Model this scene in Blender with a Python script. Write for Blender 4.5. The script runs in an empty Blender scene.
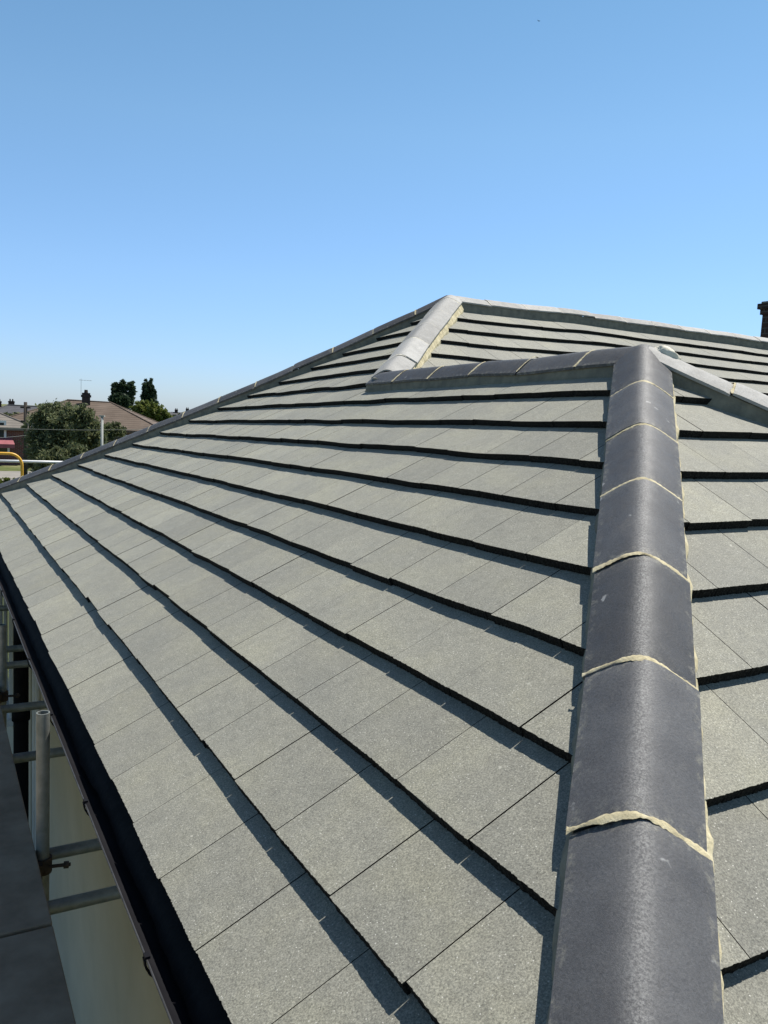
import bpy, bmesh, math, random
import numpy as np
from mathutils import Vector, Matrix, noise
random.seed(7)
R = math.radians
SC = bpy.context.scene
COL = SC.collection

# ------------------------------------------------------------------ camera
CAM = Vector((-0.4841, -0.3462, 1.1417))
HEAD, PITCH, ROLL, FPX = R(29.4736), R(-6.3431), R(2.8351), 810.75
F_ = Vector((math.sin(HEAD)*math.cos(PITCH), math.cos(HEAD)*math.cos(PITCH), math.sin(PITCH)))
r0_ = Vector((math.cos(HEAD), -math.sin(HEAD), 0)); u0_ = r0_.cross(F_)
R_ = r0_*math.cos(ROLL) + u0_*math.sin(ROLL)
U_ = -r0_*math.sin(ROLL) + u0_*math.cos(ROLL)
cd = bpy.data.cameras.new('camera'); cam = bpy.data.objects.new('camera', cd); COL.objects.link(cam)
M = Matrix((R_, U_, -F_)).transposed().to_4x4(); M.translation = CAM
cam.matrix_world = M
cd.sensor_fit = 'VERTICAL'; cd.sensor_height = 36; cd.lens = FPX/1024*36
cd.clip_start = .02; cd.clip_end = 6000
SC.camera = cam

# ------------------------------------------------------------------ sky, sun, exposure
SUN_AZ, SUN_EL = 81, 62.5           # azimuth from +Y towards +X
w = bpy.data.worlds.new('World'); SC.world = w; w.use_nodes = True
nt = w.node_tree; bg = nt.nodes['Background']
sky = nt.nodes.new('ShaderNodeTexSky'); sky.sky_type = 'NISHITA'; sky.sun_disc = False
sky.sun_elevation = R(SUN_EL); sky.sun_rotation = R(SUN_AZ)
sky.air_density = 1.0; sky.dust_density = 0.25; sky.ozone_density = 2.2; sky.altitude = 0
# paler, bluer air towards the horizon; unseen zenith darkened to deepen the shadows
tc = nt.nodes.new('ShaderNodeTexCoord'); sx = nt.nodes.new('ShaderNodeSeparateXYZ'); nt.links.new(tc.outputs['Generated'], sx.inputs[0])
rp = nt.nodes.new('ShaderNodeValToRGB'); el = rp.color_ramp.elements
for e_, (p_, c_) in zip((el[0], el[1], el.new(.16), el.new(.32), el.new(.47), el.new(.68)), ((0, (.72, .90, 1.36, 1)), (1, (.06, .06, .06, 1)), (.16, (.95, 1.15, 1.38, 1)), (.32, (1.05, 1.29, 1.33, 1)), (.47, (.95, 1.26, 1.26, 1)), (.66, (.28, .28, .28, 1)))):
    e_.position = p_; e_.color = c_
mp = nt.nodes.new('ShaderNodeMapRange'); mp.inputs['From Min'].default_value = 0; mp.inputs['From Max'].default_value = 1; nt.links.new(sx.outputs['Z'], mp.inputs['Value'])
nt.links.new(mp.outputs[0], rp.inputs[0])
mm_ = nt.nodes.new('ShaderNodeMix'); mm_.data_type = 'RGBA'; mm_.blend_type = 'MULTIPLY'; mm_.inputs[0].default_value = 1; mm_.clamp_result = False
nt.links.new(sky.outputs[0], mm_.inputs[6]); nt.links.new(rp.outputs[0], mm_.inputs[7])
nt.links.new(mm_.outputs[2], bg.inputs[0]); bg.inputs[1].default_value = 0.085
sl = bpy.data.lights.new('sun', 'SUN'); so = bpy.data.objects.new('sun', sl); COL.objects.link(so)
sl.energy = 5.0; sl.angle = R(.53); sl.color = (1, .955, .88)
sd = Vector((math.sin(R(SUN_AZ))*math.cos(R(SUN_EL)), math.cos(R(SUN_AZ))*math.cos(R(SUN_EL)), math.sin(R(SUN_EL))))
so.rotation_euler = sd.to_track_quat('Z', 'Y').to_euler(); so.location = (20, 5, 30)
SC.view_settings.view_transform = 'Standard'; SC.view_settings.look = 'None'
SC.view_settings.gamma = 1; SC.view_settings.use_curve_mapping = False
SC.view_settings.exposure = 0.43

GZ = -2.45                          # ground level; the eave is z = 0

def at(px, py, dist):
    d = F_*FPX + R_*(px-384) + U_*(512-py)
    return CAM + d*(dist/math.hypot(d.x, d.y))

# ------------------------------------------------------------------ materials
def mat(name, col, rough=.8, spec=.5, metal=0):
    m = bpy.data.materials.new(name); m.use_nodes = True
    b = m.node_tree.nodes['Principled BSDF']
    b.inputs['Base Color'].default_value = (*col, 1); b.inputs['Roughness'].default_value = rough
    b.inputs['Specular IOR Level'].default_value = spec; b.inputs['Metallic'].default_value = metal
    return m, m.node_tree, b
def nd(t, kind, **kw):
    n = t.nodes.new(kind)
    for k, v in kw.items():
        if k in n.inputs: n.inputs[k].default_value = v
        else: setattr(n, k, v)
    return n
def coords(t): return t.nodes.new('ShaderNodeTexCoord').outputs['Object']
def tex_noise(t, co, scale, detail=4, rough=.6):
    n = nd(t, 'ShaderNodeTexNoise'); n.inputs['Scale'].default_value = scale
    n.inputs['Detail'].default_value = detail; n.inputs['Roughness'].default_value = rough
    t.links.new(co, n.inputs['Vector']); return n.outputs['Fac']
def ramp(t, fac, stops):
    n = nd(t, 'ShaderNodeValToRGB'); cr = n.color_ramp
    while len(cr.elements) < len(stops): cr.elements.new(.5)
    for e, (p, c) in zip(cr.elements, stops):
        e.position = p; e.color = (*c, 1) if isinstance(c, tuple) else (c, c, c, 1)
    t.links.new(fac, n.inputs[0]); return n.outputs[0]
def mix(t, a, b, fac, mode='MIX'):
    n = nd(t, 'ShaderNodeMix', data_type='RGBA', blend_type=mode)
    for v, i in ((fac, 0), (a, 6), (b, 7)):
        if hasattr(v, 'links') or isinstance(v, bpy.types.NodeSocket): t.links.new(v, n.inputs[i])
        else: n.inputs[i].default_value = v if i == 0 else (*v, 1)
    return n.outputs[2]
def bump(t, b, h, strength=.4, dist=.002, prev=None):
    n = nd(t, 'ShaderNodeBump'); n.inputs['Strength'].default_value = strength; n.inputs['Distance'].default_value = dist
    t.links.new(h, n.inputs['Height'])
    if prev: t.links.new(prev, n.inputs['Normal'])
    t.links.new(n.outputs[0], b.inputs['Normal']); return n.outputs[0]

def simple(name, c1, c2, scale, rough=.8, spec=.4, bs=0, bd=.002, metal=0, detail=5):
    m, t, b = mat(name, c1, rough, spec, metal); co = coords(t)
    f = tex_noise(t, co, scale, detail)
    t.links.new(ramp(t, f, [(.3, c1), (.7, c2)]), b.inputs['Base Color'])
    if bs: bump(t, b, tex_noise(t, co, scale*4, 4), bs, bd)
    return m

def tile_material():
    m, t, b = mat('granulated concrete tile', (.2, .2, .18), .72, .4); co = coords(t)
    b.inputs['Sheen Weight'].default_value = .22; b.inputs['Sheen Roughness'].default_value = .55; b.inputs['Sheen Tint'].default_value = (.85, .83, .72, 1)
    at_ = nd(t, 'ShaderNodeAttribute', attribute_name='tint')
    base = ramp(t, at_.outputs['Fac'], [(0, (.160, .157, .132)), (.5, (.200, .196, .162)), (1, (.243, .237, .192))])
    grain = tex_noise(t, co, 230, 5, .8)
    c = mix(t, base, ramp(t, grain, [(.33, .22), (.5, .95), (.68, 1.9)]), .85, 'MULTIPLY')
    big = tex_noise(t, co, 3.1, 5, .6)
    c = mix(t, c, ramp(t, big, [(.3, (.86, .87, .89)), (.5, (1.0, 1.0, .99)), (.7, (1.13, 1.12, 1.03))]), 1.0, 'MULTIPLY')
    mid = tex_noise(t, co, 26, 4, .6)
    c = mix(t, c, ramp(t, mid, [(.3, .88), (.7, 1.1)]), 1.0, 'MULTIPLY')
    # pale grains and the odd splash of mortar
    v = nd(t, 'ShaderNodeTexVoronoi'); v.inputs['Scale'].default_value = 120; t.links.new(co, v.inputs['Vector'])
    sp = ramp(t, v.outputs['Distance'], [(.10, 1.0), (.2, 0.0)])
    rnd = nd(t, 'ShaderNodeSeparateColor'); t.links.new(v.outputs['Color'], rnd.inputs[0])
    gate = ramp(t, rnd.outputs[0], [(.70, 0.0), (.72, 1.0)])
    k = nd(t, 'ShaderNodeMath', operation='MULTIPLY'); t.links.new(sp, k.inputs[0]); t.links.new(gate, k.inputs[1])
    c = mix(t, c, (.55, .54, .48), k.outputs[0])
    v2 = nd(t, 'ShaderNodeTexVoronoi'); v2.inputs['Scale'].default_value = 14
    wob = nd(t, 'ShaderNodeTexNoise'); wob.inputs['Scale'].default_value = 60; t.links.new(co, wob.inputs['Vector'])
    addv = nd(t, 'ShaderNodeMixRGB'); addv.blend_type = 'ADD'; addv.inputs[0].default_value = .025
    t.links.new(co, addv.inputs[1]); t.links.new(wob.outputs['Color'], addv.inputs[2]); t.links.new(addv.outputs[0], v2.inputs['Vector'])
    sp2 = ramp(t, v2.outputs['Distance'], [(.03, .8), (.09, 0.0)])
    r2 = nd(t, 'ShaderNodeSeparateColor'); t.links.new(v2.outputs['Color'], r2.inputs[0])
    g2 = ramp(t, r2.outputs[1], [(.86, 0.0), (.88, 1.0)])
    k2 = nd(t, 'ShaderNodeMath', operation='MULTIPLY'); t.links.new(sp2, k2.inputs[0]); t.links.new(g2, k2.inputs[1])
    c = mix(t, c, (.46, .45, .38), k2.outputs[0])
    # cut/moulded edges: dark concrete, painted near black to deepen the shadow bands
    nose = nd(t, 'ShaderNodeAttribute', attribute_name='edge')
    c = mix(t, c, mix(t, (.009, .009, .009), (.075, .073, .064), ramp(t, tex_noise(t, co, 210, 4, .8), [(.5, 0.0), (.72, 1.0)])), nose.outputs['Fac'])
    t.links.new(c, b.inputs['Base Color'])
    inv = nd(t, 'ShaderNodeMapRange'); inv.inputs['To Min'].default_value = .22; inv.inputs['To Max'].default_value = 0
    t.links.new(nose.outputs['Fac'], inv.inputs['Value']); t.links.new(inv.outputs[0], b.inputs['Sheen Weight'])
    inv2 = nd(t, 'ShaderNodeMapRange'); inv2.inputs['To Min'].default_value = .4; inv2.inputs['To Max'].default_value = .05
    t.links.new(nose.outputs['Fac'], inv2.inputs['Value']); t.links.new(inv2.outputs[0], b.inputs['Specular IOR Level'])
    n1 = bump(t, b, grain, .7, .002)
    bump(t, b, mid, .5, .003, n1)
    return m
M_TILE = tile_material()

def cap_material(name, c1, c2, worn_glint, rlo=.5):
    m, t, b = mat(name, c1, .6, .3); co = coords(t)
    f = tex_noise(t, co, 7, 5)
    c = ramp(t, f, [(.3, c1), (.7, c2)])
    cr = nd(t, 'ShaderNodeAttribute', attribute_name='crown')
    pits = tex_noise(t, co, 190, 5, .8)
    g = nd(t, 'ShaderNodeMath', operation='MULTIPLY'); t.links.new(cr.outputs['Fac'], g.inputs[0])
    t.links.new(ramp(t, pits, [(.44, 0.0), (.58, 1.0)]), g.inputs[1])
    tone = nd(t, 'ShaderNodeAttribute', attribute_name='tone')
    c = mix(t, c, ramp(t, tone.outputs['Fac'], [(0, .78), (1, 1.28)]), 1.0, 'MULTIPLY')
    c = mix(t, c, worn_glint, g.outputs[0])  # worn grain along the crest, with its highlight painted into the colour
    sm = nd(t, 'ShaderNodeAttribute', attribute_name='smear')
    sg = nd(t, 'ShaderNodeMath', operation='MULTIPLY'); t.links.new(sm.outputs['Fac'], sg.inputs[0]); t.links.new(ramp(t, tex_noise(t, co, 42, 6, .75), [(.5, 0.0), (.64, .8)]), sg.inputs[1])
    c = mix(t, c, (.34, .325, .26), sg.outputs[0])
    # scuffs and mortar smears
    v = nd(t, 'ShaderNodeTexVoronoi'); v.inputs['Scale'].default_value = 11
    wob = nd(t, 'ShaderNodeTexNoise'); wob.inputs['Scale'].default_value = 45; t.links.new(co, wob.inputs['Vector'])
    ad = nd(t, 'ShaderNodeMixRGB'); ad.blend_type = 'ADD'; ad.inputs[0].default_value = .04
    t.links.new(co, ad.inputs[1]); t.links.new(wob.outputs['Color'], ad.inputs[2]); t.links.new(ad.outputs[0], v.inputs['Vector'])
    r = nd(t, 'ShaderNodeSeparateColor'); t.links.new(v.outputs['Color'], r.inputs[0])
    k = nd(t, 'ShaderNodeMath', operation='MULTIPLY')
    t.links.new(ramp(t, v.outputs['Distance'], [(.08, .75), (.13, 0.0)]), k.inputs[0]); t.links.new(ramp(t, r.outputs[0], [(.74, 0.0), (.76, 1.0)]), k.inputs[1])
    c = mix(t, c, (.33, .33, .32), k.outputs[0])
    fine = tex_noise(t, co, 160, 4, .8)
    c = mix(t, c, ramp(t, fine, [(.36, .80), (.5, 1.0), (.68, 1.2)]), 1.0, 'MULTIPLY')
    dust = tex_noise(t, co, 18, 6, .7)
    c = mix(t, c, (.26, .26, .25), ramp(t, dust, [(.6, 0.0), (.85, .3)]))
    t.links.new(c, b.inputs['Base Color'])
    t.links.new(ramp(t, dust, [(.3, rlo), (.7, rlo+.2)]), b.inputs['Roughness'])
    n1 = bump(t, b, pits, .75, .002)
    bump(t, b, tex_noise(t, co, 16, 3), .3, .004, n1)
    return m
M_CAP = cap_material('smooth dark concrete ridge', (.060, .060, .063), (.090, .090, .092), (.21, .21, .205), .43)
M_CAP_GLARE = cap_material('sun glare pale concrete ridge', (.27, .265, .25), (.35, .345, .325), (.38, .375, .36), .6)  # paler copy of the cap concrete: sun glare put into the base colour

def mortar_material():
    m, t, b = mat('cream mortar', (.5, .46, .33), .95, .2); co = coords(t)
    f = tex_noise(t, co, 18, 6, .7)
    c = ramp(t, f, [(.3, (.30, .26, .17)), (.5, (.52, .455, .29)), (.7, (.70, .63, .44))])
    t.links.new(c, b.inputs['Base Color'])
    bump(t, b, tex_noise(t, co, 90, 5, .7), .8, .004)
    return m
M_MORT = mortar_material()
M_MORTG = simple('grey weathered mortar', (.13, .13, .11), (.24, .23, .18), 14, .95, .2, .7, .004)
M_MORTW = simple('pale mortar', (.62, .58, .47), (.76, .72, .60), 22, .95, .2, .7, .004)
M_GUT = simple('black gutter plastic', (.006, .006, .008), (.011, .011, .013), 8, .75, .1)
M_FASC = simple('black fascia board', (.012, .013, .016), (.02, .02, .026), 6, .5, .4)
M_LIP = simple('worn gutter lip', (.02, .02, .021), (.05, .05, .05), 25, .5, .4)
M_REND = simple('cream render', (.56, .48, .35), (.64, .55, .41), 3, .9, .2, .3, .002)
M_SOFF = simple('soffit board', (.5, .5, .46), (.56, .55, .5), 3, .7, .3)
M_UPVC = simple('white plastic', (.62, .62, .6), (.72, .72, .7), 5, .5, .4)
M_STEEL = simple('galvanised scaffold tube', (.17, .18, .16), (.30, .31, .28), 16, .5, .5, .2, .001, .45)
M_CLAMP = simple('rusty coupler steel', (.045, .035, .028), (.11, .08, .06), 30, .8, .3, .5, .002, .3)
M_BOARD = simple('weathered scaffold board', (.20, .155, .105), (.34, .28, .20), 6, .9, .2, .5, .002)
M_YEL = simple('yellow paint', (.62, .33, .02), (.75, .42, .04), 9, .45, .5)
M_WHT = simple('pale painted tube', (.6, .62, .62), (.75, .76, .76), 9, .4, .5)
M_GLASS = mat('window glass', (.03, .035, .04), .08, .6)[0]
M_BRICKD, tt, bb = mat('dark chimney brick', (.1, .06, .045), .9, .2)
def brick(name, c1, c2, mo, sc=1.0):
    m, t, b = mat(name, c1, .9, .2); co = coords(t)
    sep = nd(t, 'ShaderNodeSeparateXYZ'); t.links.new(co, sep.inputs[0])
    a = nd(t, 'ShaderNodeMath', operation='ADD'); t.links.new(sep.outputs[0], a.inputs[0]); t.links.new(sep.outputs[1], a.inputs[1])
    cb = nd(t, 'ShaderNodeCombineXYZ'); t.links.new(a.outputs[0], cb.inputs[0]); t.links.new(sep.outputs[2], cb.inputs[1])
    br = nd(t, 'ShaderNodeTexBrick'); t.links.new(cb.outputs[0], br.inputs['Vector'])
    br.inputs['Color1'].default_value = (*c1, 1); br.inputs['Color2'].default_value = (*c2, 1); br.inputs['Mortar'].default_value = (*mo, 1)
    br.inputs['Scale'].default_value = sc; br.inputs['Brick Width'].default_value = .225; br.inputs['Row Height'].default_value = .075
    br.inputs['Mortar Size'].default_value = .008
    t.links.new(br.outputs['Color'], b.inputs['Base Color']); bump(t, b, br.outputs['Fac'], -.4, .01)
    return m
M_CHIM = brick('dark chimney brick', (.05, .03, .025), (.03, .022, .02), (.07, .065, .06))
M_RED = brick('red house brick', (.16, .055, .045), (.11, .04, .035), (.2, .17, .15))
M_BRN = brick('brown house brick', (.16, .10, .075), (.11, .075, .06), (.2, .18, .16))

# ------------------------------------------------------------------ object helpers
def tag(o, label=None, cat=None, group=None, kind=None):
    if label: o['label'] = label
    if cat: o['category'] = cat
    if group: o['group'] = group
    if kind: o['kind'] = kind
    return o
def empty(name, loc=(0, 0, 0)):
    o = bpy.data.objects.new(name, None); COL.objects.link(o); o.location = loc; o.empty_display_size = .2; return o
def link(name, me, m, parent=None):
    o = bpy.data.objects.new(name, me)
    if m: me.materials.append(m)
    COL.objects.link(o)
    if parent is not None:
        o.parent = parent; o.matrix_parent_inverse = Matrix.Translation(parent_world(parent)).inverted()
    return o
def parent_world(p):
    v = Vector(p.location)
    if p.parent is not None: pass
    return v
class MB:
    """collects geometry in world coordinates; build() links it as one mesh object"""
    def __init__(s): s.v = []; s.f = []; s.a = {}
    def quad_box(s, c, ax, ay, az):
        c, ax, ay, az = map(Vector, (c, ax, ay, az)); n = len(s.v)
        for i in (-1, 1):
            for j in (-1, 1):
                for k in (-1, 1): s.v.append(c+ax*i+ay*j+az*k)
        s.f += [tuple(n+q for q in f) for f in ((0, 1, 3, 2), (4, 6, 7, 5), (0, 4, 5, 1), (2, 3, 7, 6), (0, 2, 6, 4), (1, 5, 7, 3))]
    def box(s, x0, x1, y0, y1, z0, z1):
        s.quad_box(((x0+x1)/2, (y0+y1)/2, (z0+z1)/2), ((x1-x0)/2, 0, 0), (0, (y1-y0)/2, 0), (0, 0, (z1-z0)/2))
    def tube(s, pts, r, seg=16, cap=True, hollow=False):
        pts = [Vector(p) for p in pts]; rs = r if isinstance(r, (list, tuple)) else [r]*len(pts); rings = []
        prev = None
        for i, p in enumerate(pts):
            d = (pts[min(i+1, len(pts)-1)]-pts[max(i-1, 0)]).normalized()
            if prev is None:
                a = d.orthogonal().normalized()
            else: a = (prev - d*prev.dot(d)).normalized()
            prev = a; b = d.cross(a); ring = []
            for k in range(seg):
                t = 2*math.pi*k/seg; ring.append(len(s.v)); s.v.append(p+(a*math.cos(t)+b*math.sin(t))*rs[i])
            rings.append(ring)
        for q, w_ in zip(rings, rings[1:]):
            for k in range(seg): s.f.append((q[k], q[(k+1) % seg], w_[(k+1) % seg], w_[k]))
        if hollow:
            for ring, inner, out in ((rings[0], pts[0], 1), (rings[-1], pts[-1], -1)):
                dirv = (pts[1]-pts[0]).normalized()*out
                n = len(s.v)
                for k in ring: s.v.append(inner+(s.v[k]-inner)*.83)
                for k in ring: s.v.append(inner+(s.v[k]-inner)*.83+dirv*.12)
                for k in range(seg):
                    s.f.append((ring[k], ring[(k+1) % seg], n+(k+1) % seg, n+k)); s.f.append((n+k, n+(k+1) % seg, n+seg+(k+1) % seg, n+seg+k))
                s.f.append(tuple(n+seg+k for k in range(seg)))
        elif cap: s.f.append(tuple(reversed(rings[0]))); s.f.append(tuple(rings[-1]))
    def prism(s, poly, z0, z1):
        n = len(s.v); k = len(poly)
        s.v += [Vector((x, y, z0)) for x, y in poly]+[Vector((x, y, z1)) for x, y in poly]
        s.f.append(tuple(range(n+k-1, n-1, -1))); s.f.append(tuple(range(n+k, n+2*k)))
        for i in range(k): j = (i+1) % k; s.f.append((n+i, n+j, n+k+j, n+k+i))
    def build(s, name, m, parent=None, smooth=False, fix=False, attrs=None, bevel=0):
        me = bpy.data.meshes.new(name); me.from_pydata([tuple(v) for v in s.v], [], s.f); me.validate(clean_customdata=False)
        if attrs:
            for an, (dom, vals) in attrs.items():
                a = me.attributes.new(an, 'FLOAT', dom); a.data.foreach_set('value', vals)
        if fix:
            bm = bmesh.new(); bm.from_mesh(me); bmesh.ops.recalc_face_normals(bm, faces=bm.faces); bm.to_mesh(me); bm.free()
        if smooth: me.polygons.foreach_set('use_smooth', [True]*len(me.polygons))
        o = link(name, me, m, parent)
        if bevel:
            b = o.modifiers.new('bevel', 'BEVEL'); b.width = bevel; b.segments = 2; b.limit_method = 'ANGLE'
        return o

# ------------------------------------------------------------------ roof geometry
PR = R(31.7041); TP = math.tan(PR); CP = math.cos(PR); SP = math.sin(PR)
G = .345*.82; TH = .031; COVER = .303
D, W2, W1 = 2.4456, 7.908, 4.86
XE = 17.0
FR0 = -.043
B = [.0262, -.0152, -.0267, .0572, .0085, -.0731, .0096]
B = WARP = [v for v in (0,)*0] or B
def warp(p):
    u = min(max(p[0]/4.1, 0), 1.3); v = min(max(p[1]/4.1, 0), 2.6)
    return .007*noise.noise(Vector((p[0]*1.7, p[1]*1.7, 0)))+.003*noise.noise(Vector((p[0]*4, p[1]*4, 5)))+.82*(B[0]*u*u+B[1]*u*v+B[2]*v*v+B[3]*u**3+B[4]*u*u*v+B[5]*u*v*v+B[6]*v**3)
def wp(p): return Vector((p[0], p[1], p[2]+warp(p)))

def clip(poly, f):
    out = []
    for i in range(len(poly)):
        p, q = poly[i], poly[(i+1) % len(poly)]; a, b = f(*p[2:]), f(*q[2:])
        if a >= 0: out.append(p)
        if (a >= 0) != (b >= 0):
            t = a/(a-b); out.append(tuple(p[j]+(q[j]-p[j])*t for j in range(4)))
    return out

def slope(name, org, adir, udir, a0, a1, kmax, s_off, phase, clips, parent, near=lambda X, Y: False, label=None):
    """lays interlocking flat tiles, broken bond, course by course"""
    org, adir, udir = Vector(org), Vector(adir), Vector(udir)
    nrm = (udir*(-SP)+Vector((0, 0, CP))).normalized(); us = udir*CP+Vector((0, 0, SP))
    mb = MB(); tint = []; edge = []
    rg = random.Random(hash(name+str(org[1])) % 1 + len(name)*31)
    for k in range(kmax+1):
        s0 = k*G+s_off; ph = phase+(COVER/2 if k % 2 else 0)
        i = math.floor((a0-ph)/COVER)
        while ph+i*COVER < a1:
            aa, ab = ph+i*COVER, ph+(i+1)*COVER; i += 1
            gap = rg.uniform(.0012, .0018); ds = rg.gauss(0, .0026); tw = rg.gauss(0, .0014); lift = abs(rg.gauss(0, .0007)); lt = rg.gauss(0, .0006)
            tn = min(max(rg.gauss(.5, .17), 0), 1)
            c = org+adir*((aa+ab)/2)+udir*(s0+G/2)*CP
            isn = near(c.x, c.y); nn = 60 if isn else 4
            pts = []
            for j in range(nn+1):
                f = j/nn; jit = (rg.gauss(0, .0006) if isn else rg.gauss(0, .0004))
                if j in (0, nn): jit += abs(rg.gauss(0, .001))
                pts.append((aa+gap+(ab-aa-2*gap)*f, s0+ds+tw*(2*f-1)+jit))
            L = G+.07
            pts += [(ab-gap, s0+L), (aa+gap, s0+L)]
            poly = []
            for (a, s) in pts:
                P3 = org+adir*a+udir*(s*CP); poly.append((a, s, P3.x, P3.y))
            full = list(poly)
            for fn in clips(k, c.x, c.y, (s0+G/2)*CP):
                poly = clip(poly, fn)
                if len(poly) < 3: break
            if len(poly) < 3: continue
            n = len(mb.v); m_ = len(poly); bot = []
            for (a, s, _, _) in poly:
                nh = -(TH+.0015)*(s-s0)/G + lift + lt*((a-aa)/COVER-.5)
                P3 = org+adir*a+us*s+nrm*nh; P3 = wp(P3); mb.v.append(P3); bot.append(P3-nrm*(TH-.001)-us*(.003 if s < s0+.02 else 0)+us*(rg.gauss(0, .0006) if isn else 0))
            mb.v += bot
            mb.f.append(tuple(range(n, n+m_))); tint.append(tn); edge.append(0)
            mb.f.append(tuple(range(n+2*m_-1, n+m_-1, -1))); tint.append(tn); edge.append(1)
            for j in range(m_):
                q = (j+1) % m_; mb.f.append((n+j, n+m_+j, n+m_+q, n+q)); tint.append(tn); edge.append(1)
            if poly == full:                  # the interlocking side lap under the joint
                n = len(mb.v); q = []
                for (a, s) in ((ab-.012, s0+.003), (ab+.012, s0+.003), (ab+.012, s0+L-.01), (ab-.012, s0+L-.01)):
                    for dn in (.009, .021): q.append(wp(org+adir*a+us*s+nrm*(-(TH+.0015)*(s-s0)/G-dn)))
                mb.v += q
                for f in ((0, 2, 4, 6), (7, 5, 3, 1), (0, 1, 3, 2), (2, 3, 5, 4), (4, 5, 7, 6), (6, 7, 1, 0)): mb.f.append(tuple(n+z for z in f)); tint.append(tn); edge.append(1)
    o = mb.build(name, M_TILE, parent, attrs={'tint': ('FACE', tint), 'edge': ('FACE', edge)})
    if label: o['label'] = label
    return o

house = empty('house', (0, 0, 0))
tag(house, 'foreground house with grey flat tiled hipped roof, dark ridge caps and black gutter', 'house')
HW = W1/2; HM = W2/2; NEARF = lambda X, Y: math.hypot(X-CAM.x, Y-CAM.y) < 3.6
hipn = lambda X, Y: Y-X-FR0*0
# left slope: one plane shared by the wing and the hip end of the main roof
def c_left(k, cx, cy, x):
    cl = [lambda X, Y: Y-X-.03, lambda X, Y: D+W2-X-Y-.03]
    if x > HW-.12:
        if cy < D+HW*.9 and x < HW+.1: cl.append(lambda X, Y: HW-.03-X)
        else: cl.append(lambda X, Y: (Y-D)-X-.03)
    return cl
slope('roof_slope', (0, 0, 0), (0, 1, 0), (1, 0, 0), 0, D+W2, 16, 0, .025, c_left, house, NEARF, 'long left roof slope running to the far eave corner')
# wing hip end facing the camera
def c_front(k, cx, cy, x): return [lambda X, Y: X-Y-.03, lambda X, Y: W1-X-Y-.03]
slope('roof_slope', (0, 0, 0), (1, 0, 0), (0, 1, 0), 0, W1, 9, FR0, .11, c_front, house, NEARF, 'triangular near roof slope right of the dark hip')
# wing's far side slope, main front slope, main back slope
slope('roof_slope', (W1, 0, 0), (0, 1, 0), (-1, 0, 0), 0, D+HW, 9, 0, .05, lambda k, cx, cy, x: [lambda X, Y: Y-(W1-X)-.03, lambda X, Y: (W1-X)-(Y-D), lambda X, Y: X-HW-.03], house)
def c_main(k, cx, cy, x):
    if x > HW: return [lambda X, Y: X-(Y-D)-.03, lambda X, Y: HM-.03-(Y-D)]
    return [lambda X, Y: X-(W1-(Y-D)) - .01 if True else 1]
slope('roof_slope', (0, D, 0), (1, 0, 0), (0, 1, 0), 0, XE, 16, 0, .14, c_main, house, label='upper roof slope below the main ridge')
slope('roof_slope', (0, D+W2, 0), (1, 0, 0), (0, -1, 0), 0, XE, 16, 0, .1, lambda k, cx, cy, x: [lambda X, Y: X-(D+W2-Y)-.03, lambda X, Y: (Y-D)-HM-.03], house)

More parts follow.
